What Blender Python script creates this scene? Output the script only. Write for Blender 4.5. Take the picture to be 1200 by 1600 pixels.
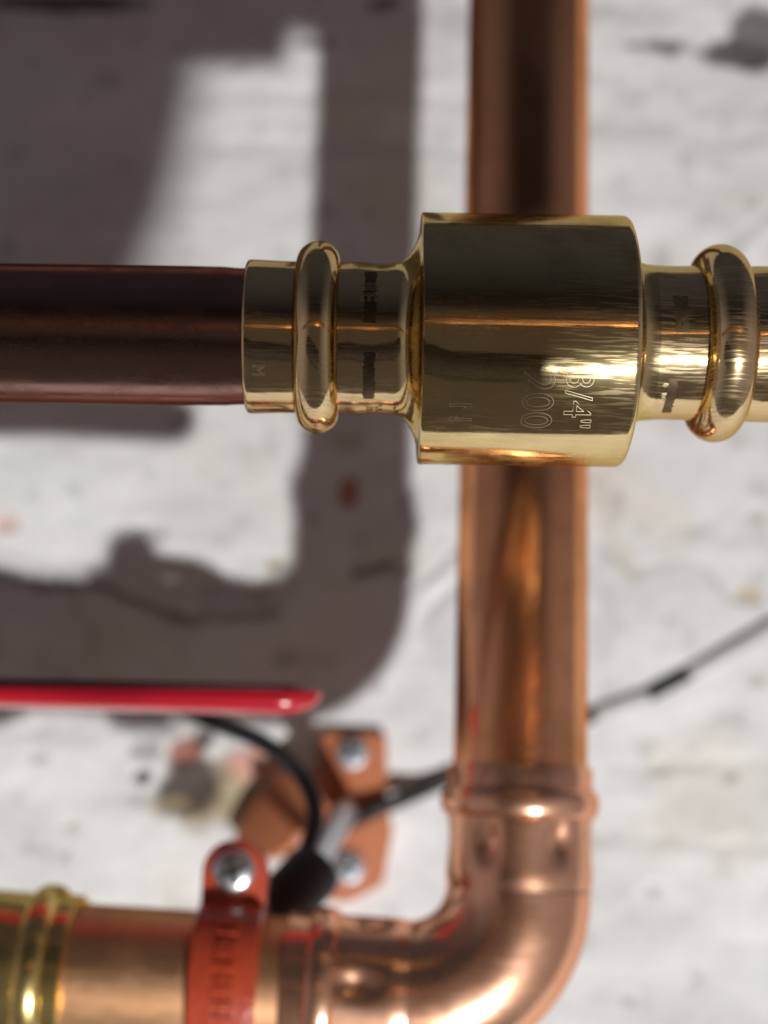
import bpy, bmesh, math, random
import numpy as np
from mathutils import Vector, Matrix

for _o in list(bpy.data.objects):
    bpy.data.objects.remove(_o)
scene = bpy.context.scene
COL = scene.collection
R = math.radians
random.seed(4)

# ------------------------------------------------------------------ camera
FPX, W_PX, H_PX = 2300.0, 1200, 1600
PITCH, ROLL = R(12.0), R(1.8)
CAM = Vector((0, 0, 1.2))
_F = Vector((0, math.cos(PITCH), math.sin(PITCH)))
_U0 = Vector((0, -math.sin(PITCH), math.cos(PITCH)))
_R0 = Vector((1, 0, 0))
CR = _R0 * math.cos(ROLL) + _U0 * math.sin(ROLL)
CU = _U0 * math.cos(ROLL) - _R0 * math.sin(ROLL)
CF = _F
cam_data = bpy.data.cameras.new('camera')
cam_data.sensor_fit = 'AUTO'
cam_data.sensor_width = 36.0
cam_data.lens = FPX / H_PX * 36.0
cam_data.clip_start = 0.005
cam_data.clip_end = 50
cam_data.dof.use_dof = True
cam_data.dof.focus_distance = 0.219
cam_data.dof.aperture_fstop = 9.5
cam = bpy.data.objects.new('camera', cam_data)
COL.objects.link(cam)
m = Matrix((CR, CU, -CF)).transposed().to_4x4()
m.translation = CAM
cam.matrix_world = m
scene.camera = cam

# ------------------------------------------------------------------ room light
world = bpy.data.worlds.new('World')
scene.world = world
world.use_nodes = True
wn, wl = world.node_tree.nodes, world.node_tree.links
wn.clear()
w_out = wn.new('ShaderNodeOutputWorld')
w_bg = wn.new('ShaderNodeBackground')
w_tc = wn.new('ShaderNodeTexCoord')
w_sep = wn.new('ShaderNodeSeparateXYZ')
w_map = wn.new('ShaderNodeMapRange')
w_map.inputs[1].default_value, w_map.inputs[2].default_value = -1, 1
w_ramp = wn.new('ShaderNodeValToRGB')                # dim room: floor below a little lighter, dark above
el = w_ramp.color_ramp.elements
el[0].position, el[0].color = 0.0, (0.085, 0.072, 0.064, 1)
el[1].position, el[1].color = 1.0, (0.045, 0.047, 0.060, 1)
for p, c in ((0.30, (0.070, 0.058, 0.050, 1)), (0.47, (0.075, 0.056, 0.045, 1)),
             (0.535, (0.070, 0.050, 0.038, 1)), (0.60, (0.018, 0.0145, 0.014, 1)), (0.68, (0.010, 0.0095, 0.011, 1))):
    e = el.new(p); e.color = c
w_abs = wn.new('ShaderNodeMath'); w_abs.operation = 'ABSOLUTE'
w_side = wn.new('ShaderNodeMapRange')                # glow added at both sides to fill the shadows
w_side.interpolation_type = 'SMOOTHSTEP'
w_side.inputs[1].default_value, w_side.inputs[2].default_value = 0.35, 0.95
w_mul = wn.new('ShaderNodeVectorMath'); w_mul.operation = 'SCALE'
w_mul.inputs[0].default_value = (0.182, 0.166, 0.182)
w_add = wn.new('ShaderNodeVectorMath'); w_add.operation = 'ADD'
w_bg.inputs[1].default_value = 1.0
wl.new(w_tc.outputs['Generated'], w_sep.inputs[0])
wl.new(w_sep.outputs[2], w_map.inputs[0])
wl.new(w_map.outputs[0], w_ramp.inputs[0])
wl.new(w_sep.outputs[0], w_abs.inputs[0])
wl.new(w_abs.outputs[0], w_side.inputs[0])
w_fade = wn.new('ShaderNodeMapRange')
w_fade.inputs[1].default_value, w_fade.inputs[2].default_value = 0.10, 0.55
w_fade.inputs[3].default_value, w_fade.inputs[4].default_value = 1.15, 0.40
w_fm = wn.new('ShaderNodeMath'); w_fm.operation = 'MULTIPLY'
wl.new(w_sep.outputs[2], w_fade.inputs[0])
wl.new(w_side.outputs[0], w_fm.inputs[0]); wl.new(w_fade.outputs[0], w_fm.inputs[1])
wl.new(w_fm.outputs[0], w_mul.inputs['Scale'])
wl.new(w_ramp.outputs[0], w_add.inputs[0])
wl.new(w_mul.outputs[0], w_add.inputs[1])
wl.new(w_add.outputs[0], w_bg.inputs[0])
wl.new(w_bg.outputs[0], w_out.inputs[0])

LDIR = (CF * 1.0 + CU * 0.518 - CR * 0.302).normalized()     # travel of the lamp's light


def ray(u, v):
    return CF + CR * ((u - W_PX / 2) / FPX) + CU * ((H_PX / 2 - v) / FPX)


def P(u, v, Y):
    d = ray(u, v)
    return CAM + d * ((Y - CAM.y) / d.y)


def proj(p):
    q = Vector(p) - CAM
    z = q.dot(CF)
    return W_PX / 2 + FPX * q.dot(CR) / z, H_PX / 2 - FPX * q.dot(CU) / z


Y_FRONT, Y_VERT, Y_WALL = 0.2245, 0.322, 0.429

key = bpy.data.lights.new('work_lamp', 'AREA')
key.shape = 'DISK'
key.size = 0.055
key.energy = 44.0
key.color = (1.0, 0.985, 0.955)
key_o = bpy.data.objects.new('work_lamp', key)
COL.objects.link(key_o)
aim = P(620, 800, Y_WALL)
key_o.location = aim - LDIR * 2.0
key_o.rotation_euler = LDIR.to_track_quat('-Z', 'Y').to_euler()

scene.view_settings.view_transform = 'Standard'
scene.view_settings.look = 'None'
scene.view_settings.gamma = 1
scene.view_settings.exposure = 0.0
scene.view_settings.use_curve_mapping = False
scene.render.engine = 'CYCLES'
scene.cycles.use_denoising = True
scene.cycles.max_bounces = 10
scene.cycles.glossy_bounces = 8
scene.cycles.caustics_reflective = True
scene.cycles.blur_glossy = 0.3


# ------------------------------------------------------------------ materials
def new_mat(name):
    mt = bpy.data.materials.new(name)
    mt.use_nodes = True
    nt = mt.node_tree
    return mt, nt.nodes, nt.links, nt.nodes['Principled BSDF']


def ramp(n, stops):
    r = n.new('ShaderNodeValToRGB')
    e = r.color_ramp.elements
    e[0].position, e[0].color = stops[0][0], (*stops[0][1], 1)
    e[1].position, e[1].color = stops[-1][0], (*stops[-1][1], 1)
    for p, c in stops[1:-1]:
        x = e.new(p); x.color = (*c, 1)
    return r


def metal(name, col_a, col_b, rough=(0.1, 0.2), stretch=(1, 1, 1), scale=60, scratch=0.0, tarnish=None,
          bump=0.02, rot=(0, 0, 0), scratch_rot=0.5, haze=0.0, haze_rough=0.38, lathe=0.0):
    """Bare metal: slow colour drift, stretched roughness streaks, fine scratches and tarnish spots."""
    mt, n, l, b = new_mat(name)
    b.inputs['Metallic'].default_value = 1.0
    tc = n.new('ShaderNodeTexCoord')
    mp = n.new('ShaderNodeMapping')
    mp.inputs['Scale'].default_value = stretch
    mp.inputs['Rotation'].default_value = rot
    l.new(tc.outputs['Object'], mp.inputs[0])
    n1 = n.new('ShaderNodeTexNoise')
    n1.inputs['Scale'].default_value = scale
    n1.inputs['Detail'].default_value = 6
    l.new(mp.outputs[0], n1.inputs[0])
    cr = ramp(n, [(0.3, col_a), (0.7, col_b)])
    l.new(n1.outputs[0], cr.inputs[0])
    col_out = cr.outputs[0]
    n2 = n.new('ShaderNodeTexNoise')
    n2.inputs['Scale'].default_value = scale * 6
    n2.inputs['Detail'].default_value = 8
    n2.inputs['Roughness'].default_value = 0.65
    l.new(mp.outputs[0], n2.inputs[0])
    mr = n.new('ShaderNodeMapRange')
    mr.inputs[1].default_value, mr.inputs[2].default_value = 0.3, 0.72
    mr.inputs[3].default_value, mr.inputs[4].default_value = rough
    l.new(n2.outputs[0], mr.inputs[0])
    rough_out = mr.outputs[0]
    # fine scratches
    sm = n.new('ShaderNodeMapping')
    sm.inputs['Rotation'].default_value = (0.2, scratch_rot, 0.3)
    sm.inputs['Scale'].default_value = (180, 180, 3500)
    l.new(tc.outputs['Object'], sm.inputs[0])
    n3 = n.new('ShaderNodeTexNoise')
    n3.inputs['Scale'].default_value = 1.0
    n3.inputs['Detail'].default_value = 3
    l.new(sm.outputs[0], n3.inputs[0])
    bp = n.new('ShaderNodeBump')
    bp.inputs['Strength'].default_value = bump
    bp.inputs['Distance'].default_value = 0.0002
    if scratch > 0:
        m3 = n.new('ShaderNodeMapRange')
        m3.inputs[1].default_value, m3.inputs[2].default_value = 0.55, 0.68
        m3.inputs[3].default_value, m3.inputs[4].default_value = 0, scratch
        l.new(n3.outputs[0], m3.inputs[0])
        add = n.new('ShaderNodeMath'); add.operation = 'ADD'
        l.new(rough_out, add.inputs[0]); l.new(m3.outputs[0], add.inputs[1])
        rough_out = add.outputs[0]
        mixh = n.new('ShaderNodeMath'); mixh.operation = 'ADD'
        l.new(n3.outputs[0], mixh.inputs[0]); l.new(n2.outputs[0], mixh.inputs[1])
        l.new(mixh.outputs[0], bp.inputs['Height'])
    else:
        l.new(n2.outputs[0], bp.inputs['Height'])
    if tarnish:
        n4 = n.new('ShaderNodeTexNoise')
        n4.inputs['Scale'].default_value = tarnish[1]
        n4.inputs['Detail'].default_value = 9
        n4.inputs['Roughness'].default_value = 0.7
        l.new(tc.outputs['Object'], n4.inputs[0])
        m4 = n.new('ShaderNodeMapRange')
        m4.inputs[1].default_value, m4.inputs[2].default_value = tarnish[2], tarnish[2] + 0.16
        m4.inputs[3].default_value, m4.inputs[4].default_value = 0, tarnish[3]
        l.new(n4.outputs[0], m4.inputs[0])
        mx = n.new('ShaderNodeMix'); mx.data_type = 'RGBA'
        l.new(m4.outputs[0], mx.inputs[0])
        l.new(col_out, mx.inputs[6])
        mx.inputs[7].default_value = (*tarnish[0], 1)
        col_out = mx.outputs[2]
        a2 = n.new('ShaderNodeMath'); a2.operation = 'MULTIPLY_ADD'
        l.new(m4.outputs[0], a2.inputs[0]); a2.inputs[1].default_value = 0.22
        l.new(rough_out, a2.inputs[2])
        rough_out = a2.outputs[0]
    l.new(col_out, b.inputs['Base Color'])
    l.new(rough_out, b.inputs['Roughness'])
    l.new(bp.outputs[0], b.inputs['Normal'])
    b.inputs['Specular Tint'].default_value = (*[min(1, c * 0.95) for c in col_b], 1)
    if lathe > 0:                                  # turning marks run round the barrel
        tg = n.new('ShaderNodeTangent'); tg.direction_type = 'RADIAL'; tg.axis = 'X'
        l.new(tg.outputs[0], b.inputs['Tangent'])
        b.inputs['Anisotropic'].default_value = lathe
        b.inputs['Anisotropic Rotation'].default_value = 0.25
        lm = n.new('ShaderNodeMapping'); lm.inputs['Scale'].default_value = (5200, 30, 30)
        l.new(tc.outputs['Object'], lm.inputs[0])
        ln = n.new('ShaderNodeTexNoise'); ln.inputs['Scale'].default_value = 1.0; ln.inputs['Detail'].default_value = 2
        l.new(lm.outputs[0], ln.inputs[0])
        lb = n.new('ShaderNodeBump'); lb.inputs['Strength'].default_value = 0.014; lb.inputs['Distance'].default_value = 0.0001
        l.new(ln.outputs[0], lb.inputs['Height']); l.new(bp.outputs[0], lb.inputs['Normal'])
        l.new(lb.outputs[0], b.inputs['Normal'])
    if haze > 0:                                   # dull film of fine scuffs lying in patches over the polish
        g = n.new('ShaderNodeBsdfAnisotropic')
        g.distribution = 'GGX'
        g.inputs['Roughness'].default_value = haze_rough
        l.new(col_out, g.inputs['Color'])
        n5 = n.new('ShaderNodeTexNoise')
        n5.inputs['Scale'].default_value = 75
        n5.inputs['Detail'].default_value = 7
        l.new(tc.outputs['Object'], n5.inputs[0])
        m5 = n.new('ShaderNodeMapRange')
        m5.inputs[1].default_value, m5.inputs[2].default_value = 0.35, 0.7
        m5.inputs[3].default_value, m5.inputs[4].default_value = haze * 0.35, haze
        l.new(n5.outputs[0], m5.inputs[0])
        m6 = n.new('ShaderNodeMapRange')
        m6.inputs[1].default_value, m6.inputs[2].default_value = 0.50, 0.60
        m6.inputs[3].default_value, m6.inputs[4].default_value = (0.45, 2.6) if lathe > 0 else (0.9, 1.15)
        l.new(n3.outputs[0], m6.inputs[0])
        m7 = n.new('ShaderNodeMath'); m7.operation = 'MULTIPLY'; m7.use_clamp = True
        l.new(m5.outputs[0], m7.inputs[0]); l.new(m6.outputs[0], m7.inputs[1])
        ms = n.new('ShaderNodeMixShader')
        l.new(m7.outputs[0], ms.inputs[0])
        l.new(b.outputs[0], ms.inputs[1]); l.new(g.outputs[0], ms.inputs[2])
        l.new(ms.outputs[0], n['Material Output'].inputs[0])
    return mt


def paint(name, col, col2, rough=0.35, scale=90, bump=0.15, coat=0.0, dist=0.0004):
    mt, n, l, b = new_mat(name)
    tc = n.new('ShaderNodeTexCoord')
    n1 = n.new('ShaderNodeTexNoise')
    n1.inputs['Scale'].default_value = scale
    n1.inputs['Detail'].default_value = 8
    n1.inputs['Roughness'].default_value = 0.6
    l.new(tc.outputs['Object'], n1.inputs[0])
    cr = ramp(n, [(0.3, col), (0.7, col2)])
    l.new(n1.outputs[0], cr.inputs[0])
    l.new(cr.outputs[0], b.inputs['Base Color'])
    b.inputs['Roughness'].default_value = rough
    b.inputs['Coat Weight'].default_value = coat
    b.inputs['Coat Roughness'].default_value = 0.12
    bp = n.new('ShaderNodeBump')
    bp.inputs['Strength'].default_value = bump
    bp.inputs['Distance'].default_value = dist
    n2 = n.new('ShaderNodeTexNoise')
    n2.inputs['Scale'].default_value = scale * 5
    n2.inputs['Detail'].default_value = 5
    l.new(tc.outputs['Object'], n2.inputs[0])
    l.new(n2.outputs[0], bp.inputs['Height'])
    l.new(bp.outputs[0], b.inputs['Normal'])
    return mt


M_BRASS_BODY = metal('turned_brass', (0.68, 0.52, 0.26), (0.76, 0.60, 0.33), (0.075, 0.105), (1, 1, 1), 110,
                     scratch=0.05, tarnish=((0.44, 0.33, 0.17), 70, 0.50, 0.65), bump=0.018, haze=0.26, haze_rough=0.30, lathe=0.85)
M_BRASS = metal('pressed_brass', (0.68, 0.50, 0.27), (0.75, 0.58, 0.34), (0.08, 0.12), (1, 1, 1), 90,
                scratch=0.05, tarnish=((0.44, 0.34, 0.19), 90, 0.55, 0.4), bump=0.02, haze=0.28, lathe=0.7)
M_BRASS_LOW = metal('yellow_brass', (0.72, 0.55, 0.20), (0.80, 0.64, 0.28), (0.16, 0.26), (1, 1, 1), 90,
                    tarnish=((0.38, 0.28, 0.12), 60, 0.5, 0.5), haze=0.4)
M_ETCH = metal('etched_brass', (0.66, 0.56, 0.37), (0.72, 0.62, 0.42), (0.52, 0.64), (1, 1, 1), 300)
M_COPPER = metal('copper_tube', (0.84, 0.38, 0.19), (0.90, 0.45, 0.24), (0.11, 0.18), (1, 1, 0.25), 90,
                 scratch=0.05, tarnish=((0.46, 0.23, 0.12), 55, 0.48, 0.6), bump=0.012, haze=0.16, haze_rough=0.42)
M_COPPER_FRONT = metal('shaded_copper_tube', (0.36, 0.21, 0.18), (0.36, 0.21, 0.185), (0.18, 0.28), (0.3, 1, 1), 140,  # copper colour darkened for the shade the front run lies in
                       scratch=0.03, tarnish=((0.25, 0.14, 0.12), 60, 0.48, 0.6), bump=0.015)
M_COPPER_LOW = metal('aged_copper_tube', (0.66, 0.36, 0.19), (0.76, 0.45, 0.25), (0.36, 0.48), (0.08, 1, 1), 120,
                     scratch=0.10, tarnish=((0.36, 0.19, 0.10), 60, 0.46, 0.6), bump=0.08)
M_COPPER_FIT = metal('copper_fitting', (0.88, 0.46, 0.29), (0.93, 0.54, 0.36), (0.14, 0.20), (1, 1, 1), 70,
                     scratch=0.06, tarnish=((0.58, 0.30, 0.19), 60, 0.52, 0.5), bump=0.008, haze=0.42, haze_rough=0.45)
M_ZINC = metal('zinc_plated_steel', (0.62, 0.65, 0.68), (0.74, 0.76, 0.78), (0.26, 0.40), (1, 1, 1), 250)
M_DULLZINC = metal('dull_zinc', (0.36, 0.40, 0.44), (0.48, 0.52, 0.55), (0.5, 0.65), (1, 1, 1), 250)
M_CLAMP = paint('red_oxide_paint', (0.36, 0.045, 0.018), (0.43, 0.060, 0.024), 0.30, 110, 0.6, coat=0.6)
M_PLATE = paint('orange_primer', (0.42, 0.135, 0.052), (0.48, 0.170, 0.075), 0.6, 60, 0.3)
M_LEVER = paint('red_plastic', (0.36, 0.006, 0.018), (0.42, 0.009, 0.024), 0.25, 60, 0.04, coat=0.4)
M_LEVERDARK = paint('dark_plastic', (0.055, 0.048, 0.050), (0.075, 0.066, 0.068), 0.5, 60, 0.05)
M_BLACK = paint('black_rubber', (0.010, 0.010, 0.011), (0.018, 0.018, 0.019), 0.55, 120, 0.2)
M_OXIDE = metal('dark_brass_oxide', (0.16, 0.12, 0.075), (0.24, 0.18, 0.11), (0.32, 0.5), (1, 1, 1), 400)
M_CABLEGREY = paint('paint_splashed_sheath', (0.34, 0.34, 0.34), (0.44, 0.44, 0.44), 0.6, 120, 0.3)


# ------------------------------------------------------------------ helpers
def tag(o, label=None, cat=None, group=None, kind=None):
    if label: o['label'] = label
    if cat: o['category'] = cat
    if group: o['group'] = group
    if kind: o['kind'] = kind
    return o


def thing(name, loc, label, cat, group=None):
    o = bpy.data.objects.new(name, None)
    o.empty_display_size = 0.01
    COL.objects.link(o)
    o.location = loc
    return tag(o, label, cat, group)


def wloc(o):
    v = Vector((0, 0, 0))
    while o:
        v += o.location; o = o.parent
    return v


def mesh_obj(name, verts, faces, mat, parent=None, sharp=35, smooth=True):
    """verts in world space"""
    verts = [Vector(v) for v in verts]
    if parent is None:
        c = sum(verts, Vector()) / len(verts)
    else:
        c = wloc(parent)
    me = bpy.data.meshes.new(name)
    me.from_pydata([v - c for v in verts], [], faces)
    bm = bmesh.new(); bm.from_mesh(me)
    bmesh.ops.recalc_face_normals(bm, faces=bm.faces)
    bm.to_mesh(me); bm.free()
    if smooth:
        me.polygons.foreach_set('use_smooth', [True] * len(me.polygons))
        me.set_sharp_from_angle(angle=R(sharp))
    me.materials.append(mat)
    o = bpy.data.objects.new(name, me)
    COL.objects.link(o)
    if parent is None:
        o.location = c
    else:
        o.parent = parent
    return o


def frame(d, hint=(0, -1, 0)):
    d = Vector(d).normalized()
    h = Vector(hint)
    a = (h - d * h.dot(d)).normalized()
    b = d.cross(a)
    return d, a, b


def revolve(base, d, profile, seg=96, hint=(0, -1, 0), rfun=None, cap=(False, False)):
    """profile: (axial, radius) list; angle 0 looks along hint"""
    base = Vector(base)
    d, a, b = frame(d, hint)
    V, Fc = [], []
    for (x, r) in profile:
        for k in range(seg):
            t = 2 * math.pi * k / seg
            rr = r + (rfun(x, t) if rfun else 0)
            V.append(base + d * x + (a * math.cos(t) + b * math.sin(t)) * rr)
    for i in range(len(profile) - 1):
        for k in range(seg):
            k2 = (k + 1) % seg
            Fc.append((i * seg + k, i * seg + k2, (i + 1) * seg + k2, (i + 1) * seg + k))
    if cap[0]: Fc.append(tuple(range(seg))[::-1])
    if cap[1]: Fc.append(tuple(range((len(profile) - 1) * seg, len(profile) * seg)))
    return V, Fc


def arc_profile(cx, rbase, half, height, n=18, p=0.5):
    """a rounded bead: half-ellipse of half-width and height on radius rbase"""
    out = []
    for i in range(n + 1):
        t = math.pi * i / n
        out.append((cx - half * math.cos(t), rbase + height * math.sin(t)))
    return out


def tube(path, r, seg=20, closed_ends=True, rfun=None):
    path = [Vector(p) for p in path]
    V, Fc = [], []
    n = len(path)
    t0 = (path[1] - path[0]).normalized()
    a = t0.orthogonal().normalized()
    for i in range(n):
        t = (path[min(i + 1, n - 1)] - path[max(i - 1, 0)]).normalized()
        a = (a - t * a.dot(t)).normalized()
        b = t.cross(a)
        rr = r if not callable(r) else r(i / (n - 1))
        for k in range(seg):
            q = 2 * math.pi * k / seg
            V.append(path[i] + (a * math.cos(q) + b * math.sin(q)) * rr)
    for i in range(n - 1):
        for k in range(seg):
            k2 = (k + 1) % seg
            Fc.append((i * seg + k, i * seg + k2, (i + 1) * seg + k2, (i + 1) * seg + k))
    if closed_ends:
        Fc.append(tuple(range(seg))[::-1]); Fc.append(tuple(range((n - 1) * seg, n * seg)))
    return V, Fc


def catmull(pts, n=16):
    pts = [Vector(p) for p in pts]
    q = [pts[0] * 2 - pts[1]] + pts + [pts[-1] * 2 - pts[-2]]
    out = []
    for i in range(1, len(q) - 2):
        for k in range(n):
            t = k / n
            a, b, c, d = q[i - 1], q[i], q[i + 1], q[i + 2]
            out.append(0.5 * ((2 * b) + (c - a) * t + (2 * a - 5 * b + 4 * c - d) * t * t + (3 * b - a - 3 * c + d) * t ** 3))
    out.append(pts[-1])
    return out


def prism(poly, thick, origin, ax, ay, az, bevel=0.0):
    """extruded outline (2D, metres) with a small bevel on the front rim; az is the way it sticks out"""
    n = len(poly)
    c = Vector((sum(p[0] for p in poly) / n, sum(p[1] for p in poly) / n))
    rings = [(0.0, 0.0), (thick - bevel, 0.0)]
    if bevel > 0:
        for k in (1, 2, 3):
            t = math.pi / 2 * k / 3
            rings.append((thick - bevel + bevel * math.sin(t), bevel * (1 - math.cos(t))))
    V, Fc = [], []
    for (h, ins) in rings:
        for p in poly:
            q = Vector(p)
            d = (c - q)
            if d.length > 1e-9: q = q + d.normalized() * ins
            V.append(origin + ax * q.x + ay * q.y + az * h)
    for i in range(len(rings) - 1):
        for k in range(n):
            k2 = (k + 1) % n
            Fc.append((i * n + k, i * n + k2, (i + 1) * n + k2, (i + 1) * n + k))
    Fc.append(tuple(range(n))[::-1]); Fc.append(tuple(range((len(rings) - 1) * n, len(rings) * n)))
    return V, Fc


def round_poly(pts, r, n=6):
    out = []
    m_ = len(pts)
    for i in range(m_):
        p0, p1, p2 = Vector(pts[i - 1]), Vector(pts[i]), Vector(pts[(i + 1) % m_])
        a, b = (p0 - p1), (p2 - p1)
        rr = min(r, a.length * 0.45, b.length * 0.45)
        s, e = p1 + a.normalized() * rr, p1 + b.normalized() * rr
        for k in range(n + 1):
            t = k / n
            out.append(tuple(s * (1 - t) ** 2 + p1 * 2 * t * (1 - t) + e * t * t))
    return out


def screw_head(name, center, az, radius, height, mat, parent, slot_rot=0.4, slot=True):
    az = Vector(az).normalized()
    prof = [(-0.0015, radius * 0.98), (0, radius), (height * 0.35, radius * 0.99)]
    for k in range(1, 8):
        t = math.pi / 2 * k / 7
        prof.append((height * 0.35 + height * 0.65 * math.sin(t), max(radius * math.cos(t) ** 0.8, radius * 0.02)))
    V, Fc = revolve(center, az, prof, 40, hint=(0, 0, 1), cap=(True, True))
    o = mesh_obj(name, V, Fc, mat, parent)
    if slot:
        d, a, b = frame(az, (0, 0, 1))
        ax = a * math.cos(slot_rot) + b * math.sin(slot_rot)
        ay = az.cross(ax)
        for (p, q) in ((ax, ay), (ay, ax)):
            w, hl = radius * 0.13, radius * 0.62
            V, Fc = prism([(-hl, -w), (hl, -w), (hl, w), (-hl, w)], height * 0.12, center + az * height * 0.93, p, q, az)
            s = mesh_obj('drive_slot', V, Fc, M_BLACK, o, smooth=False)
    return o


def text_verts(body, size, bevel=0.0, fill='NONE', extrude=0.0, spacing=1.0):
    cu = bpy.data.curves.new('lettering', 'FONT')
    cu.body = body
    cu.size = size
    cu.align_x = 'LEFT'
    cu.space_character = spacing
    cu.resolution_u = 6
    if fill == 'NONE':
        cu.fill_mode = 'NONE'
    cu.bevel_depth = bevel
    cu.bevel_resolution = 0
    cu.extrude = extrude
    ob = bpy.data.objects.new('lettering', cu)
    COL.objects.link(ob)
    dg = bpy.context.evaluated_depsgraph_get()
    me = ob.evaluated_get(dg).to_mesh()
    V = [tuple(v.co) for v in me.vertices]
    Fc = [tuple(p.vertices) for p in me.polygons]
    ob.evaluated_get(dg).to_mesh_clear()
    bpy.data.objects.remove(ob)
    bpy.data.curves.remove(cu)
    return V, Fc


# ------------------------------------------------------------------ wall
def value_noise(x, y, cell, seed):
    rng = np.random.RandomState(seed)
    g = rng.rand(256, 256)
    fx, fy = x / cell + 1000, y / cell + 1000
    ix, iy = np.floor(fx).astype(int), np.floor(fy).astype(int)
    tx, ty = fx - ix, fy - iy
    tx, ty = tx * tx * (3 - 2 * tx), ty * ty * (3 - 2 * ty)
    G = lambda a, b: g[a % 256, b % 256]
    return ((G(ix, iy) * (1 - tx) + G(ix + 1, iy) * tx) * (1 - ty) + (G(ix, iy + 1) * (1 - tx) + G(ix + 1, iy + 1) * tx) * ty) * 2 - 1


def fbm(x, y, cell, seed, oct=4, gain=0.5):
    s, a, tot = 0, 1, 0
    for k in range(oct):
        s = s + a * value_noise(x, y, cell / 2 ** k, seed + k); tot += a; a *= gain
    return s / tot


def seg_dist(X, Z, pts):
    d = np.full(X.shape, 9.0)
    for (ax, az), (bx, bz) in zip(pts[:-1], pts[1:]):
        vx, vz = bx - ax, bz - az
        t = np.clip(((X - ax) * vx + (Z - az) * vz) / (vx * vx + vz * vz), 0, 1)
        d = np.minimum(d, np.hypot(X - ax - t * vx, Z - az - t * vz))
    return d


def wxz(u, v):
    p = P(u, v, Y_WALL)
    return p.x, p.z


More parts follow.
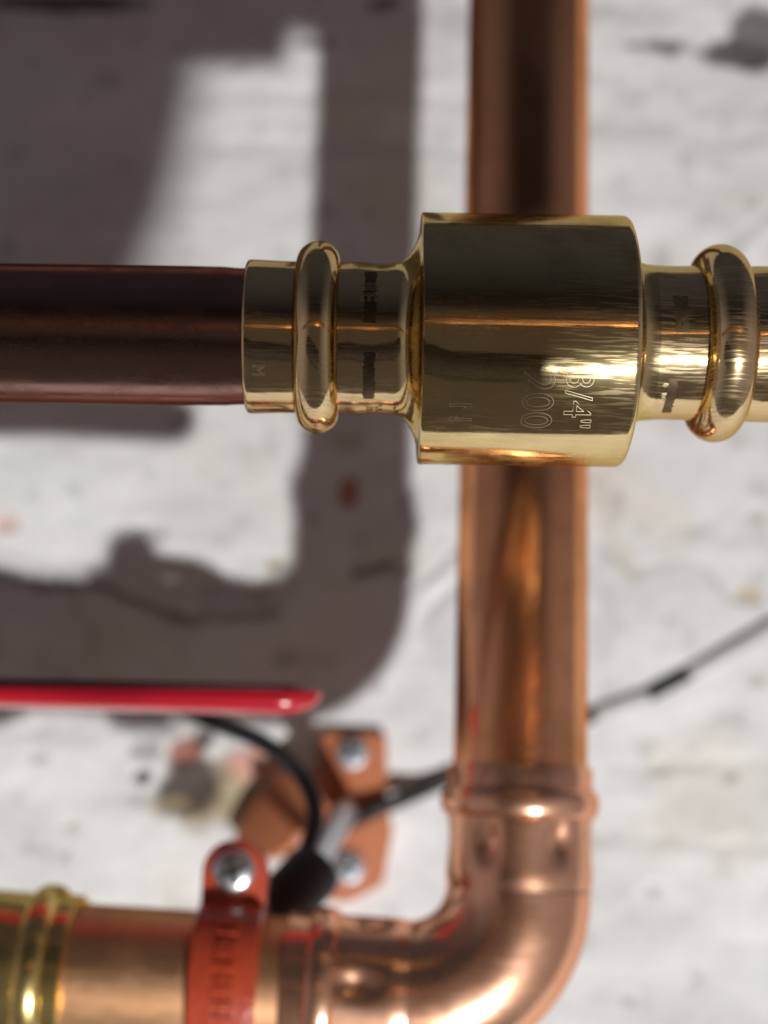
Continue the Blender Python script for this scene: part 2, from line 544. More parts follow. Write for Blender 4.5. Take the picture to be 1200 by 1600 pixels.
def build_wall():
    cx, cz = wxz(600, 750)
    def axis(c, half, step, far, nfar):
        mid = np.arange(c - half, c + half + 1e-6, step)
        k = (np.arange(1, nfar + 1) / nfar) ** 1.6 * (far - half)
        return np.concatenate([(mid[0] - k)[::-1], mid, mid[-1] + k])
    xs = axis(cx, 0.16, 0.0011, 0.55, 60)
    zs = axis(cz, 0.21, 0.0011, 0.60, 60)
    X, Z = np.meshgrid(xs, zs)
    X0, Z0 = X.copy(), Z.copy()
    wxn = X + 0.004 * fbm(X, Z, 0.02, 3) + 0.0015 * fbm(X, Z, 0.005, 4)
    wzn = Z + 0.004 * fbm(X, Z, 0.02, 13) + 0.0015 * fbm(X, Z, 0.005, 14)
    # relief, + is out of the wall (towards the viewer)
    H = 0.0012 * fbm(X, Z * 1.5, 0.06, 21) + 0.0006 * fbm(X, Z * 1.8, 0.020, 31) + 0.00014 * fbm(X, Z, 0.005, 41)
    col = np.ones(X.shape + (3,)) * np.array([0.70, 0.707, 0.718])
    tone = fbm(X, Z * 1.9, 0.05, 51, 5) * 0.16 + fbm(X, Z * 1.5, 0.012, 61, 4) * 0.08 - np.clip(fbm(X, Z, 0.007, 81, 4) - 0.28, 0, 1) * 0.7
    col *= (1 + tone)[..., None]
    warm = np.clip(fbm(X, Z, 0.045, 71, 5) - 0.06, 0, 1) * 1.2
    col = col * (1 - warm[..., None] * np.array([0.10, 0.17, 0.30]))
    scale = Y_WALL / FPX * 1.02

    def blob(u, v, a, b, rgb, amt=1.0, depth=0.0, rough=0.9, soft=0.35, rot=0.0, seed=1):
        nonlocal col, H
        x, z = wxz(u, v)
        dx, dz = X - x, Z - z
        c, s = math.cos(rot), math.sin(rot)
        ex, ez = (dx * c + dz * s) / (a * scale), (-dx * s + dz * c) / (b * scale)
        f = 1 - np.sqrt(ex ** 2 + ez ** 2) + rough * 0.5 * fbm(X, Z, min(a, b) * scale * 1.2, 100 + seed, 4, 0.6)
        w = np.clip(f / soft, 0, 1)
        w = w * w * (3 - 2 * w)
        k = (w * amt)[..., None]
        col = col * (1 - k) + np.array(rgb) * k
        H -= w * depth

    def line(pts, width, rgb, amt, depth=0.0):
        nonlocal col, H
        d = seg_dist(wxn, wzn, [wxz(*p) for p in pts])
        w = np.exp(-(d / (width * scale)) ** 2)
        k = (w * amt)[..., None]
        col = col * (1 - k) + np.array(rgb) * k
        H -= w * depth

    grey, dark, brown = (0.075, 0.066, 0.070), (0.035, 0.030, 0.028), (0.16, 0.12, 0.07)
    khaki, brick = (0.40, 0.33, 0.19), (0.45, 0.20, 0.15)
    # flaked patch, upper right, and dark patches along that course
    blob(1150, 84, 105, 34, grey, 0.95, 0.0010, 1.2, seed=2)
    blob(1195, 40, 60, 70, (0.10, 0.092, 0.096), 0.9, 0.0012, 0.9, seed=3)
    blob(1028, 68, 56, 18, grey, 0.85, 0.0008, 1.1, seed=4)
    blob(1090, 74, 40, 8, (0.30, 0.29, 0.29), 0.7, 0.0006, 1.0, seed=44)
    blob(488, 66, 42, 9, grey, 0.75, 0.001, 1.0, seed=5)  # lower edge of the right socket's shadow, painted on
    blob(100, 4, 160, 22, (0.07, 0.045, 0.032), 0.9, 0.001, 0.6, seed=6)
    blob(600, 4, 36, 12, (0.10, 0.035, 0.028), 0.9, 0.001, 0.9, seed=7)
    # ragged hole by the bracket
    blob(335, 1252, 118, 66, khaki, 0.9, 0.0006, 1.3, 0.6, seed=8)
    blob(398, 1192, 66, 30, (0.60, 0.33, 0.26), 0.95, -0.0006, 0.6, rot=0.15, seed=9)
    blob(298, 1220, 60, 62, (0.060, 0.044, 0.034), 0.97, 0.0016, 1.0, 0.3, seed=10)
    blob(292, 1172, 36, 26, (0.26, 0.10, 0.07), 0.95, 0.001, 0.8, seed=11)
    blob(318, 1140, 20, 26, dark, 0.8, 0.003, 0.8, seed=12)
    blob(222, 1212, 16, 12, dark, 0.9, 0.0025, 1.0, seed=13)
    blob(225, 1168, 30, 20, (0.30, 0.29, 0.28), 0.7, 0.001, 1.0, seed=14)
    blob(240, 1135, 55, 18, (0.36, 0.35, 0.34), 0.6, 0.0005, 1.0, seed=15)
    blob(215, 1245, 26, 14, (0.42, 0.41, 0.40), 0.6, 0.0005, 1.0, seed=16)
    blob(345, 1205, 30, 22, (0.30, 0.25, 0.18), 0.7, 0.0006, 1.2, 0.6, seed=17)
    blob(265, 1262, 40, 18, (0.36, 0.28, 0.15), 0.7, 0.0004, 1.2, 0.6, seed=27)
    blob(330, 1135, 120, 26, (0.40, 0.38, 0.37), 0.5, 0.0005, 1.2, 0.7, seed=28)
    # grey grime, with soft shade painted beside pipe and elbow and along the top
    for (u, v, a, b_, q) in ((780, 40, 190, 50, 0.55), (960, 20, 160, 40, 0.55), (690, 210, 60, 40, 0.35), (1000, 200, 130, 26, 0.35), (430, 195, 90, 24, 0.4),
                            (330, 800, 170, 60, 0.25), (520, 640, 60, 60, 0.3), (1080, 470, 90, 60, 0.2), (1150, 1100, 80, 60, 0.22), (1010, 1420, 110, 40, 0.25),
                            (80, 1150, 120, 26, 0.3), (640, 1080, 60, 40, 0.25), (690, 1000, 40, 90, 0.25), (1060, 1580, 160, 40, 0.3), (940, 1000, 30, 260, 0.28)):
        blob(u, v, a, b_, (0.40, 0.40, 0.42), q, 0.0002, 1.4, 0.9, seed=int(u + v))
    # red brick showing
    blob(548, 770, 20, 34, (0.42, 0.10, 0.075), 0.85, 0.001, 1.0, seed=18)
    blob(406, 926, 20, 9, (0.50, 0.20, 0.17), 0.8, 0.0006, 0.8, seed=19)
    blob(12, 820, 26, 18, (0.62, 0.36, 0.30), 0.7, 0.0004, 1.0, seed=20)
    blob(428, 880, 16, 9, (0.36, 0.29, 0.17), 0.8, 0.0006, 0.8, seed=21)
    blob(545, 690, 40, 20, (0.45, 0.42, 0.32), 0.5, 0.0006, 1.0, seed=22)
    blob(232, 830, 36, 16, (0.36, 0.36, 0.35), 0.55, 0.0014, 1.0, seed=23)
    blob(380, 920, 90, 24, (0.44, 0.44, 0.43), 0.5, 0.0012, 1.0, rot=-0.1, seed=24)
    # cracks, seams and other lines
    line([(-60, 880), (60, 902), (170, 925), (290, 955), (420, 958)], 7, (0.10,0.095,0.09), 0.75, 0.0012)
    line([(-60, 855), (120, 880), (300, 915), (430, 935)], 16, (0.55, 0.55, 0.54), 0.35, 0.0005)
    line([(552, 897), (610, 886)], 6, dark, 0.9, 0.002)  # dark bit of the thin cable's shadow, painted on
    line([(650, 914), (690, 880), (716, 848)], 6, (0.30, 0.30, 0.30), 0.7, 0.001)  # painted shadow of the thin cable
    line([(660, 960), (700, 930), (720, 905)], 9, (0.45, 0.45, 0.47), 0.5, 0.0008)
    line([(936, 858), (985, 900), (1060, 886), (1108, 890), (1150, 925)], 5, (0.33, 0.30, 0.25), 0.55, 0.0005)
    line([(930, 780), (945, 830), (985, 900)], 14, (0.52, 0.47, 0.40), 0.5, 0.0005)
    blob(1168, 932, 26, 18, (0.46, 0.38, 0.24), 0.75, 0.0006, 0.9, seed=25)
    blob(1040, 820, 60, 60, (0.64, 0.58, 0.50), 0.35, 0.0, 0.9, seed=26)
    line([(880, 1312), (1010, 1310), (1100, 1318), (1280, 1322)], 12, (0.50, 0.50, 0.48), 0.35, 0.0004)
    line([(960, 1195), (1060, 1190), (1200, 1202)], 10, (0.54, 0.54, 0.51), 0.35, 0.0004)
    line([(1080, 215), (1200, 210)], 12, (0.52, 0.52, 0.52), 0.35, 0.0004)
    line([(340, 150), (520, 158), (740, 150)], 16, (0.52, 0.52, 0.53), 0.35, 0.0004)
    line([(340, 232), (470, 240), (740, 236)], 12, (0.52, 0.52, 0.54), 0.35, 0.0004)
    line([(1150, 390), (1200, 330)], 8, (0.48, 0.48, 0.49), 0.5, 0.0008)
    for (u, v, a) in ((980, 1560, 12), (1092, 1530, 10), (1020, 1388, 11), (1030, 1200, 16), (1140, 1205, 14), (1180, 1060, 16),
                      (60, 1180, 14), (110, 1290, 12), (100, 1335, 11), (880, 260, 10), (1065, 245, 10), (1180, 805, 14), (460, 640, 12)):
        blob(u, v, a, a * 0.8, (0.42, 0.40, 0.33), 0.65, 0.0008, 1.0, seed=int(u))
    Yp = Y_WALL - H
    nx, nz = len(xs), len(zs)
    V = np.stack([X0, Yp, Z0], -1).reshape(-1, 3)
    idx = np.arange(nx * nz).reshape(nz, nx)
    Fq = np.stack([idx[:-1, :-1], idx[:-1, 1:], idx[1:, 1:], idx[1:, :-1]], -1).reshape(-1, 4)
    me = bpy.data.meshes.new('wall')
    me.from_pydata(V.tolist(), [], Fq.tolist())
    at = me.color_attributes.new('wear_and_shade', 'FLOAT_COLOR', 'POINT')  # holds real wear and the painted shade alike
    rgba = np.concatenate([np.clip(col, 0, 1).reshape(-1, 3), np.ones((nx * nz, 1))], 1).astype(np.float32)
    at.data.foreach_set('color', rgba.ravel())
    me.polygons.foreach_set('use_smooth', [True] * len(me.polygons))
    mt, n, l, b = new_mat('whitewashed_masonry')
    a = n.new('ShaderNodeAttribute'); a.attribute_name = 'wear_and_shade'
    tc = n.new('ShaderNodeTexCoord')
    ns = n.new('ShaderNodeTexNoise')
    ns.inputs['Scale'].default_value = 420; ns.inputs['Detail'].default_value = 8
    l.new(tc.outputs['Object'], ns.inputs[0])
    mr = n.new('ShaderNodeMapRange')
    mr.inputs[1].default_value, mr.inputs[2].default_value = 0.25, 0.75
    mr.inputs[3].default_value, mr.inputs[4].default_value = 0.90, 1.06
    l.new(ns.outputs[0], mr.inputs[0])
    mx = n.new('ShaderNodeMix'); mx.data_type = 'RGBA'; mx.blend_type = 'MULTIPLY'
    mx.inputs[0].default_value = 1.0
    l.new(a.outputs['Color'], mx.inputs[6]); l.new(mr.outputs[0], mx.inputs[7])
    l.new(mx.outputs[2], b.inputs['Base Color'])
    b.inputs['Roughness'].default_value = 0.72
    bp = n.new('ShaderNodeBump'); bp.inputs['Strength'].default_value = 0.35; bp.inputs['Distance'].default_value = 0.0006
    l.new(ns.outputs[0], bp.inputs['Height']); l.new(bp.outputs[0], b.inputs['Normal'])
    me.materials.append(mt)
    o = bpy.data.objects.new('wall', me)
    COL.objects.link(o)
    tag(o, 'white painted rough masonry wall with cracks and flaked patches', kind='structure')
    return o


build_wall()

# ------------------------------------------------------------------ vertical tube and elbow
YAW = R(1.5)
S_FRONT = (Y_FRONT / (math.cos(PITCH) - 270 / FPX * math.sin(PITCH))) / FPX       # metres per pixel at the brass fitting
S_LOW = 0.000138
vt = P(822, 1190, Y_VERT)
VX = vt.x - 0.0013
R_TUBE, R_FIT = 0.0144, 0.0152
R_BEND = 0.0232
z_sock = P(820, 1198, Y_VERT).z          # rim of the upper socket
z_bend = P(820, 1392, Y_VERT - 0.012).z  # where the bend begins
low_dir = Vector((-math.cos(YAW), math.sin(YAW), 0.03)).normalized()
vaxis = Vector((VX, Y_VERT, 0))

o = thing('copper_pipe', (VX, Y_VERT, z_sock), 'upright bright copper pipe passing behind the brass fitting', 'pipe', None)
V, Fc = revolve((VX, Y_VERT, z_sock - 0.012), (0, 0, 1), [(0, R_TUBE), (0.05, R_TUBE), (0.2, R_TUBE), (0.42, R_TUBE)], 128, cap=(True, True))
mesh_obj('tube', V, Fc, M_COPPER, o)

elbow = thing('copper_elbow', (VX, Y_VERT, z_bend), 'shiny copper press elbow joining the upright pipe to the lower pipe', 'pipe elbow')
corner = Vector((VX, Y_VERT, z_bend))


def dents(r_dent, x0, phase):
    def f(x, t):
        s = 0.0
        g = math.exp(-((x - x0) / 0.0042) ** 2)
        for k in range(6):
            dt = (t - phase - k * math.pi / 3 + math.pi) % (2 * math.pi) - math.pi
            s -= r_dent * g * math.exp(-(dt / 0.17) ** 2)
        return s
    return f


def socket_profile(L, r, bead_at, bead_h, bead_half):
    """axial 0 at the bend, L at the open rim"""
    pr = [(0.0, R_FIT), (0.0007, R_FIT + 0.0001), (0.0014, r - 0.0002), (0.0024, r)]
    pr += [(0.004 + k * (bead_at - bead_half - 0.004) / 14, r) for k in range(14)]
    pr += arc_profile(bead_at, r, bead_half, bead_h)
    pr += [(bead_at + bead_half + 0.0006, r - 0.00015), (L - 0.0006, r), (L - 0.0001, r - 0.0002), (L, r - 0.0006), (L - 0.0002, R_TUBE - 0.0002)]
    return pr


LS = z_sock - z_bend
V, Fc = revolve(corner, (0, 0, 1), socket_profile(LS, 0.0156, LS - 0.0078, 0.0014, 0.0030), 144, rfun=dents(0.0018, 0.0100, 0.47))
mesh_obj('socket', V, Fc, M_COPPER_FIT, elbow, sharp=50)
# bend
bend_c = corner + low_dir * R_BEND
V, Fc = [], []
NB, NS = 40, 96
side = Vector((0, 0, 1)).cross(low_dir)
for i in range(NB + 1):
    t = math.pi / 2 * i / NB
    rad = -low_dir * math.cos(t) - Vector((0, 0, 1)) * math.sin(t)
    ctr = bend_c + rad * R_BEND
    for k in range(NS):
        q = 2 * math.pi * k / NS
        V.append(ctr + (rad * math.cos(q) + side * math.sin(q)) * R_FIT)
for i in range(NB):
    for k in range(NS):
        k2 = (k + 1) % NS
        Fc.append((i * NS + k, i * NS + k2, (i + 1) * NS + k2, (i + 1) * NS + k))
mesh_obj('bend', V, Fc, M_COPPER_FIT, elbow)
low0 = bend_c - Vector((0, 0, 1)) * R_BEND
V, Fc = revolve(low0, low_dir, socket_profile(LS, 0.0156, LS - 0.0078, 0.0014, 0.0030), 144, rfun=dents(0.0018, 0.0100, 0.2))
mesh_obj('socket', V, Fc, M_COPPER_FIT, elbow, sharp=50)

# ------------------------------------------------------------------ lower tube
def low_t(u):
    lo, hi = 0.0, 0.3
    for _ in range(50):
        mid = (lo + hi) / 2
        if proj(low0 + low_dir * mid + Vector((0, 0, R_TUBE)))[0] > u: lo = mid
        else: hi = mid
    return lo


o = thing('copper_pipe', low0 + low_dir * (LS + 0.02), 'dull brown copper pipe along the bottom running through the red clamp', 'pipe')
V, Fc = revolve(low0 + low_dir * (LS - 0.012), low_dir, [(0, R_TUBE), (0.03, R_TUBE), (0.08, R_TUBE), (0.30, R_TUBE)], 128, cap=(True, True))
mesh_obj('tube', V, Fc, M_COPPER_LOW, o)

# yellow brass press fitting at the left
tb = low_t(128)
base = low0 + low_dir * tb
bf = thing('brass_press_fitting', base, 'yellow brass press fitting on the lower pipe beside the red clamp', 'pipe fitting')
r = 0.0161
pr = [(0.0002, R_TUBE - 0.0002), (0, r - 0.0005), (0.0004, r), (0.0035, r)] + arc_profile(0.0068, r, 0.0031, 0.0019) + [(0.0105, r - 0.0002), (0.020, r), (0.0215, r - 0.0006), (0.0235, r - 0.0006), (0.026, r + 0.002), (0.027, r + 0.0035), (0.06, r + 0.0035)]
V, Fc = revolve(base, low_dir, pr[:-5], 128)
mesh_obj('socket', V, Fc, M_BRASS_LOW, bf, sharp=50)
V, Fc = revolve(base, low_dir, pr[-6:], 6 * 16, cap=(False, True))
mesh_obj('body', V, Fc, M_BRASS_LOW, bf, sharp=30)

# ------------------------------------------------------------------ red clamp
tcl = low_t(366)
cc = low0 + low_dir * tcl
CL_W = 0.0138
clamp = thing('pipe_clamp', cc, 'glossy red painted pipe clamp with a domed silver screw around the lower pipe', 'pipe clamp')
rd_ = low_dir
r_in, r_out = R_TUBE + 0.0002, R_TUBE + 0.0026
pr = [(-CL_W / 2, r_in), (-CL_W / 2, r_out - 0.0005), (-CL_W / 2 + 0.0003, r_out - 0.0001), (-CL_W / 2 + 0.0009, r_out), (0, r_out + 0.00005),
      (CL_W / 2 - 0.0009, r_out), (CL_W / 2 - 0.0003, r_out - 0.0001), (CL_W / 2, r_out - 0.0005), (CL_W / 2, r_in), (-CL_W / 2, r_in)]
# front half and back half, split by a 2 mm gap at the ears
front_n = Vector((0, 0, 1)).cross(rd_); front_n = front_n if front_n.y < 0 else -front_n
for nm, sgn, c0 in (('front_half', 1, 0), ('rear_half', -1, 0)):
    V, Fc = [], []
    na = 48
    gap = 0.0009
    for i in range(na + 1):
        t = -math.pi / 2 + 0.06 + (math.pi - 0.12) * i / na
        radv = front_n * sgn * math.cos(t) + Vector((0, 0, 1)) * math.sin(t)
        for (x, rr) in pr[:-1]:
            V.append(cc + rd_ * x + radv * rr)
    k_ = len(pr) - 1
    for i in range(na):
        for k in range(k_):
            k2 = (k + 1) % k_
            Fc.append((i * k_ + k, i * k_ + k2, (i + 1) * k_ + k2, (i + 1) * k_ + k))
    Fc.append(tuple(range(k_))); Fc.append(tuple(range(na * k_, (na + 1) * k_))[::-1])
    half = mesh_obj(nm, V, Fc, M_CLAMP, clamp, sharp=40)
    # ears, top and bottom
    for up in (1,):
        hw, hh = CL_W / 2, 0.0132
        poly = [(-hw, -0.002), (hw, -0.002)] + [(hw * math.cos(a_), hh - hw + hw * math.sin(a_)) for a_ in [math.pi * k / 20 for k in range(21)]]
        zz = Vector((0, 0, up))
        V, Fc = prism(poly, 0.0026, cc + zz * (r_out - 0.0006) + front_n * sgn * gap, rd_, zz, front_n * sgn, 0.0007)
        mesh_obj('ear', V, Fc, M_CLAMP, half, sharp=50)
sc_c = cc + Vector((0, 0, r_out + 0.0062)) + front_n * (0.0009 + 0.0026)
screw_head('screw', sc_c, front_n, 0.0046, 0.0028, M_ZINC, clamp, 0.35)
V, Fc = revolve(sc_c, -front_n, [(0, 0.0019), (0.012, 0.0019)], 24, cap=(True, True))
mesh_obj('screw_shank', V, Fc, M_ZINC, clamp)
# raised lettering round the band
TV, TF = text_verts('EHEHEH', 0.0058, fill='BOTH', extrude=0.0005)
xs_ = [v[0] for v in TV]
VV = []
for (x, y, z) in TV:
    ang = R(52) - (x - min(xs_)) / r_out * 1.0
    radv = front_n * math.cos(ang) + Vector((0, 0, 1)) * math.sin(ang)
    VV.append(cc - rd_ * (y - 0.0016) + radv * (r_out + 0.0001 + z))
mesh_obj('raised_lettering', VV, TF, M_CLAMP, clamp, smooth=False)

# ------------------------------------------------------------------ wall bracket
pc = P(551, 1268, Y_WALL - 0.004)
br = thing('wall_bracket', P(551, 1268, Y_WALL), 'orange primed steel wall plate with two dull screws and a threaded stem', 'bracket')
AX, AZ, AY = Vector((1, 0, 0)), Vector((0, 0, 1)), Vector((0, -1, 0))
pts = []
for (u, v) in ((500, 1143), (604, 1146), (606, 1258), (614, 1300), (598, 1384), (540, 1412), (486, 1400), (478, 1335), (492, 1280), (500, 1215)):
    p = P(u, v, Y_WALL - 0.0045)
    pts.append((p.x - pc.x, p.z - pc.z))
V, Fc = prism(round_poly(pts, 0.0016), 0.0046, pc + Vector((0, 0.0046, 0)), AX, AZ, AY, 0.0008)
mesh_obj('plate', V, Fc, M_PLATE, br, sharp=50)
screw_head('screw', P(551, 1177, Y_WALL - 0.005), AY, 0.0044, 0.0015, M_DULLZINC, br, 0.6)
screw_head('screw', P(545, 1356, Y_WALL - 0.005), AY, 0.0044, 0.0015, M_DULLZINC, br, 0.2)
# stem from plate to clamp
s0 = P(541, 1268, Y_WALL - 0.005)
boss_end = cc + Vector((0, 0, 0.004)) - front_n * (r_out + 0.0)
V, Fc = revolve(s0, AY, [(0, 0.0092), (0.004, 0.0092), (0.0055, 0.0082), (0.009, 0.0078), (0.0094, 0.006), (0.0094, 0.0045)], 48, cap=(True, True))
mesh_obj('collar', V, Fc, M_DULLZINC, br)
s1 = P(480, 1372, Y_VERT + 0.030)
V, Fc = tube([s0 + AY * 0.006, s0 + AY * 0.02 + (s1 - s0) * 0.12, s1 - (s1 - s0).normalized() * 0.004], 0.0034, 24)
mesh_obj('stem', V, Fc, M_ZINC, br)
# black boss between stem and clamp
s2 = cc - front_n * (r_out - 0.0004) + Vector((0, 0, 0.006))
bd = (s2 - s1)
V, Fc = revolve(s1 - bd.normalized() * 0.004, bd, [(0, 0.0030), (0, 0.0062), (0.002, 0.0068), (0.012, 0.0068), (0.014, 0.0055), (bd.length + 0.003, 0.0050)], 6 * 8, cap=(True, True))
mesh_obj('boss', V, Fc, M_BLACK, br, sharp=40)
# brown strap folded out of the plate
ss = []
for (u, v) in ((432, 1214), (490, 1208), (492, 1268), (466, 1322), (430, 1346), (398, 1338), (370, 1318), (384, 1285), (412, 1248)):
    ss.append(P(u, v, Y_WALL - 0.023 + 0.021 * ((492 - u) / 120 + (1346 - v) / 240) / 1.3))
so = ss[3]
sx = (ss[1] - so).normalized()
sn = sx.cross(ss[6] - so).normalized(); sn = sn if sn.y < 0 else -sn
sy = sn.cross(sx)
V, Fc = prism(round_poly([((p - so).dot(sx), (p - so).dot(sy)) for p in ss], 0.004), 0.0025, so, sx, sy, sn, 0.0006)
mesh_obj('strap', V, Fc, M_PLATE, br, sharp=50)
p0 = P(484, 1240, Y_WALL - 0.0095)
V, Fc = prism([(-0.001, -0.006), (0.0045, -0.006), (0.0045, 0.006), (-0.001, 0.006)], 0.014, p0 + Vector((0, 0.007, 0)), AX, AZ, AY, 0.0005)
mesh_obj('strap_fold', V, Fc, M_PLATE, br, sharp=50)

# ------------------------------------------------------------------ front run: dark tube and brass fitting
fa = P(600 - 200, 527, Y_FRONT)
fb = P(600 + 450, 537, Y_FRONT)
FD = (fb - fa).normalized()
f0 = P(600, 529.5, Y_FRONT)


def fx(u):                   # pixel of a silhouette edge -> distance along the run
    return (u - 600) * S_FRONT


R_FT = 107.5 * S_FRONT
fp = thing('copper_pipe', f0 + FD * fx(100), 'shade-darkened copper pipe in front running left from the brass fitting', 'pipe')
V, Fc = revolve(f0, FD, [(-0.42, R_FT), (fx(-200), R_FT), (fx(0), R_FT), (fx(300), R_FT * 1.005), (fx(352), R_FT * 1.0), (fx(372), R_FT * 0.985), (fx(398), R_FT * 0.985)], 128, cap=(True, True))
mesh_obj('tube', V, Fc, M_COPPER_FRONT, fp)

bft = thing('brass_press_fitting', f0 + FD * fx(815), 'large engraved brass press fitting with a thick body crossing the upright pipe', 'pipe fitting')
px = lambda pairs: [(fx(u), q * S_FRONT) for (u, q) in pairs]
# turned body with flared shoulders
body = px([(616, 117.5), (624, 118.5), (631, 123), (638, 130), (645, 141), (650, 153), (653, 166), (654.5, 180), (655.2, 191), (656.3, 194.2), (658.5, 195.0)])
body += [(fx(658.5 + (962 - 658.5) * k / 8), 195.0 * S_FRONT) for k in range(1, 9)]
body += px([(967, 194.2), (971, 191), (973, 186), (973.6, 178), (974, 150), (978, 138), (984, 129.5), (993, 124.5), (1002, 122), (1011, 121)])
V, Fc = revolve(f0, FD, body, 192)
mesh_obj('body', V, Fc, M_BRASS_BODY, bft, sharp=40)
# left socket, pinched where the jaws gripped it
hexpinch = lambda x, t: -0.00012 * math.cos(6 * t)
left = px([(394, 108.0), (388, 110), (387, 115), (389, 118.5), (393, 119.6), (404, 119.3), (440, 117.8), (462, 117.5)])
left += arc_profile(fx(497), 117 * S_FRONT, 33.5 * S_FRONT, 33 * S_FRONT, 26)
left += px([(534, 116.8), (548, 118), (560, 118.6), (585, 116.2), (600, 115.8), (616, 117.5)])
V, Fc = revolve(f0, FD, left, 160)
mesh_obj('socket', V, Fc, M_BRASS, bft, sharp=50)
right = px([(1011, 121), (1035, 119.5), (1060, 119.5), (1081, 120.5)])
right += arc_profile(fx(1119), 120.5 * S_FRONT, 37 * S_FRONT, 33.5 * S_FRONT, 26)
right += px([(1159, 120), (1173, 121), (1215, 121.5), (1232, 121), (1235, 119), (1235, 109), (1180, 108)])
V, Fc = revolve(f0, FD, right, 160)
mesh_obj('socket', V, Fc, M_BRASS, bft, sharp=50)

# engraving: text runs down round the barrel, letter tops to the right
fd_, fa_, fb_ = frame(FD, (0, -1, 0))
view = (CAM - (f0 + FD * fx(830)))
view = (view - FD * view.dot(FD)).normalized()
down = FD.cross(view); down = down if down.z < 0 else -down


def wrap_text(body_txt, u_base, height_px, deg0, parent, mat, rad, name='engraving', width=1.0, bevel=0.000055, fill='NONE', extrude=0.0):
    TV, TF = text_verts(body_txt, 0.01, bevel=bevel * 0.01 / (height_px * S_FRONT) * 0.73, fill=fill, extrude=extrude)
    xs_, ys_ = [v[0] for v in TV], [v[1] for v in TV]
    y0, y1, x0 = min(ys_), max(ys_), min(xs_)
    k = height_px * 0.925 * S_FRONT / (y1 - y0)
    out = []
    for (x, y, z) in TV:
        a_ = R(deg0) + (x - x0) * k * width / rad
        n_ = view * math.cos(a_) + down * math.sin(a_)
        out.append(f0 + FD * (fx(600 + (u_base - 600) * 0.925) + (y - y0) * k) + n_ * (rad + 0.00001 + z * 0.12))
    return mesh_obj(name, out, TF, mat, parent, smooth=False)


RB = 195.0 * S_FRONT
wrap_text('3/4"', 884, 46, 13, bft, M_ETCH, RB, width=1.05)
wrap_text('200', 818, 50, 13, bft, M_ETCH, RB, width=1.0)
wrap_text('/', 860, 66, 58, bft, M_ETCH, RB, width=0.8)
wrap_text('N', 704, 36, 28, bft, M_ETCH, RB, width=1.0, bevel=0.00005)
wrap_text('L L', 752, 60, 62, bft, M_OXIDE, RB, width=0.8, bevel=0.00006)
RS = 119.6 * S_FRONT


def dark_patch(u0, u1, d0, d1, rad, name='dark_mark'):
    """thin dark patch following the barrel, with a ragged edge"""
    V, Fc = [], []
    nu, nd = 8, 24
    rng = random.Random(int(u0 + d0))
    for i in range(nd + 1):
        l_, r_ = u0 + rng.uniform(0, 4), u1 - rng.uniform(0, 4)
        a_ = R(d0 + (d1 - d0) * i / nd)
        n_ = view * math.cos(a_) + down * math.sin(a_)
        for k in range(nu + 1):
            u = l_ + (r_ - l_) * k / nu
            V.append(f0 + FD * fx(600 + (u - 600) * 0.95) + n_ * rad)
    for i in range(nd):
        for k in range(nu):
            a0 = i * (nu + 1) + k
            Fc.append((a0, a0 + 1, a0 + nu + 2, a0 + nu + 1))
    return mesh_obj(name, V, Fc, M_OXIDE, bft)


dark_patch(1052, 1078, -36, -8, 120.0 * S_FRONT)
dark_patch(1040, 1066, 27, 62, 120.0 * S_FRONT)
dark_patch(566, 588, -58, -12, 118.9 * S_FRONT)
dark_patch(566, 588, 10, 50, 118.9 * S_FRONT)
wrap_text('N2', 1036, 26, 30, bft, M_ETCH, 120.2 * S_FRONT, bevel=0.00008)
wrap_text('RE', 562, 26, -44, bft, M_ETCH, 119.1 * S_FRONT, bevel=0.00006)
wrap_text('M', 388, 20, 20, bft, M_ETCH, 119.7 * S_FRONT, bevel=0.00008)
wrap_text('X', 572, 26, 62, bft, M_OXIDE, 118.9 * S_FRONT, bevel=0.00010)
wrap_text('<', 704, 34, 74, bft, M_OXIDE, RB, bevel=0.00008)

# ------------------------------------------------------------------ red lever
YL = Y_VERT - 0.006
l_tip = P(502, 1097, YL)
l_far = P(-260, 1082, YL)
lv = thing('valve_lever', l_far, 'long bright red plastic valve lever with a rounded end seen edge on', 'lever')
ld = (l_tip - l_far)
L = ld.length
ldn = ld.normalized()
lup = Vector((0, 0, 1)); lup = (lup - ldn * lup.dot(ldn)).normalized()
lout = ldn.cross(lup); lout = lout if lout.y < 0 else -lout
# rounded bar: stadium cross-section swept with a closing nose
V, Fc = [], []
NSEC = 40
st = [0, 0.3, 0.6, 0.8] + [1 - 0.13 * (1 - k / 26) ** 1.6 for k in range(27)]
for s in st:
    d_end = (1 - s) * L
    nose = min(1.0, d_end / 0.0095)
    k_r = math.sqrt(max(0.0, 1 - (1 - nose) ** 2)) if nose < 1 else 1.0
    hh = (0.0022 + 0.0009 * s) * max(k_r, 0.02)
    dd = 0.0072 * max(k_r, 0.02)
    for k in range(NSEC):
        q = 2 * math.pi * k / NSEC
        cq, sq = math.cos(q), math.sin(q)
        V.append(l_far + ldn * (s * L) + lout * (dd * math.copysign(abs(cq) ** 0.55, cq)) + lup * ((0.0022 + 0.0009 * s - hh) * 0.62 + hh * math.copysign(abs(sq) ** 0.8, sq)))
for i in range(len(st) - 1):
    for k in range(NSEC):
        k2 = (k + 1) % NSEC
        Fc.append((i * NSEC + k, i * NSEC + k2, (i + 1) * NSEC + k2, (i + 1) * NSEC + k))
Fc.append(tuple(range(NSEC))[::-1]); Fc.append(tuple(range((len(st) - 1) * NSEC, len(st) * NSEC)))
mesh_obj('grip', V, Fc, M_LEVER, lv, sharp=60)
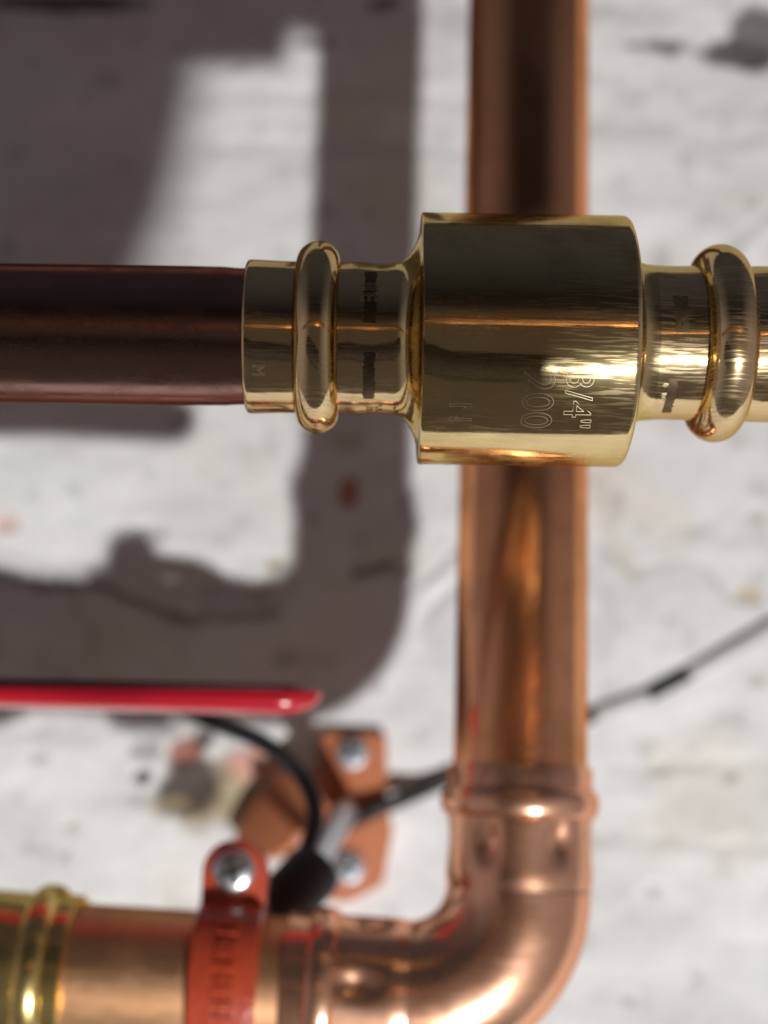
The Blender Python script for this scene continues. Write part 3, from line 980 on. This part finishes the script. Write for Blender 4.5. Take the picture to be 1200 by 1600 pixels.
# dark strip along the top of the grip
pts = [P(-260, 1066, YL), P(470, 1078, YL)]
V, Fc = prism([(-0.003, 0), (L * 0.955, 0.0), (L * 0.955, 0.0012), (-0.003, 0.0014)], 0.009, l_far + lup * 0.0021 + lout * -0.0045, ldn, lup, lout, 0.0004)
mesh_obj('top_strip', V, Fc, M_LEVERDARK, lv, sharp=50)

# ------------------------------------------------------------------ cables
path = catmull([P(250, 1092, Y_VERT + 0.05), P(335, 1128, Y_VERT + 0.045), P(410, 1160, Y_VERT + 0.040), P(468, 1208, Y_VERT + 0.036),
                P(492, 1265, Y_VERT + 0.034), P(484, 1315, Y_VERT + 0.033), P(462, 1362, Y_VERT + 0.030), P(440, 1420, Y_VERT + 0.030)])
V, Fc = tube(path, 0.0021, 20)
c = mesh_obj('cable', V, Fc, M_BLACK)
tag(c, 'thick black cable looping down from behind the red lever to the clamp', 'cable')

cb = thing('cable', P(700, 1222, Y_WALL - 0.012), 'thin straight cable rising to the right along the wall behind the upright pipe', 'cable')
kp = [(455, 1345, 0.034), (500, 1312, 0.024), (560, 1278, 0.0100), (622, 1251, 0.0066), (662, 1234, 0.0024), (705, 1215, 0.0014), (800, 1172, 0.0010), (880, 1138, 0.0008), (930, 1115, 0.0006)]
path = catmull([P(u, v, Y_WALL - h) for (u, v, h) in kp])
V, Fc = tube(path, lambda t: 0.0022, 18)
mesh_obj('black_sheath', V, Fc, M_BLACK, cb)
path = catmull([P(u, v, Y_WALL - 0.0006) for (u, v) in ((928, 1116), (970, 1100), (1012, 1086))])
V, Fc = tube(path, 0.0022, 18)
mesh_obj('painted_sheath', V, Fc, M_CABLEGREY, cb)
path = catmull([P(u, v, Y_WALL - 0.0006) for (u, v) in ((1011, 1086.4), (1045, 1068), (1076, 1052))])
V, Fc = tube(path, 0.0022, 18)
mesh_obj('bare_sheath', V, Fc, M_BLACK, cb)
path = catmull([P(u, v, Y_WALL - 0.0006) for (u, v) in ((1075, 1052.5), (1140, 1016), (1200, 982), (1300, 925), (1500, 800))])
V, Fc = tube(path, 0.0022, 18)
mesh_obj('painted_sheath', V, Fc, M_CABLEGREY, cb)

# ------------------------------------------------------------------ unseen blocker added below the viewpoint to shade the wall and the front run
def toward_lamp(u, v, depth):
    """point on the lamp ray that ends at a wall pixel, at a given distance along the view axis"""
    p = P(u, v, Y_WALL)
    k = ((p - CAM).dot(CF) - depth) / LDIR.dot(CF)
    return p - LDIR * k


DV = -0.05
tip = toward_lamp(292, 268, DV)
RV = 0.070
vax = -(CR * 0.938 - CU * 0.346)
prof = [(0.0002, 0.002)]
for k in range(1, 17):
    t = math.pi / 2 * k / 16
    prof.append(((1 - math.cos(t)) * 0.014, RV * math.sin(t) ** 0.75))
prof += [(0.05, RV), (0.16, RV), (0.162, RV + 0.003), (0.168, RV + 0.003), (0.17, RV), (0.30, RV)]
for k in range(1, 12):
    t = math.pi / 2 * k / 12
    prof.append((0.30 + math.sin(t) * 0.045, RV * math.cos(t)))
caster = thing('shadow_caster', tip + vax * 0.17 - CU * RV, 'dark domed light blocker added out of view to darken the upper left wall', 'light blocker')
V, Fc = revolve(tip, vax, prof, 64, cap=(True, True))
mesh_obj('blocker_shell', V, Fc, M_LEVERDARK, caster, sharp=40)
V, Fc = revolve(CAM - CF * 0.07 + CU * 0.082 + CR * 0.35, -CR, [(0, 0.014), (0.5, 0.014), (0.9, 0.014)], 48, cap=(True, True))  # unseen copper pipe added to give the brass a warm reflection
mesh_obj('reflection_pipe', V, Fc, M_COPPER_LOW, caster)
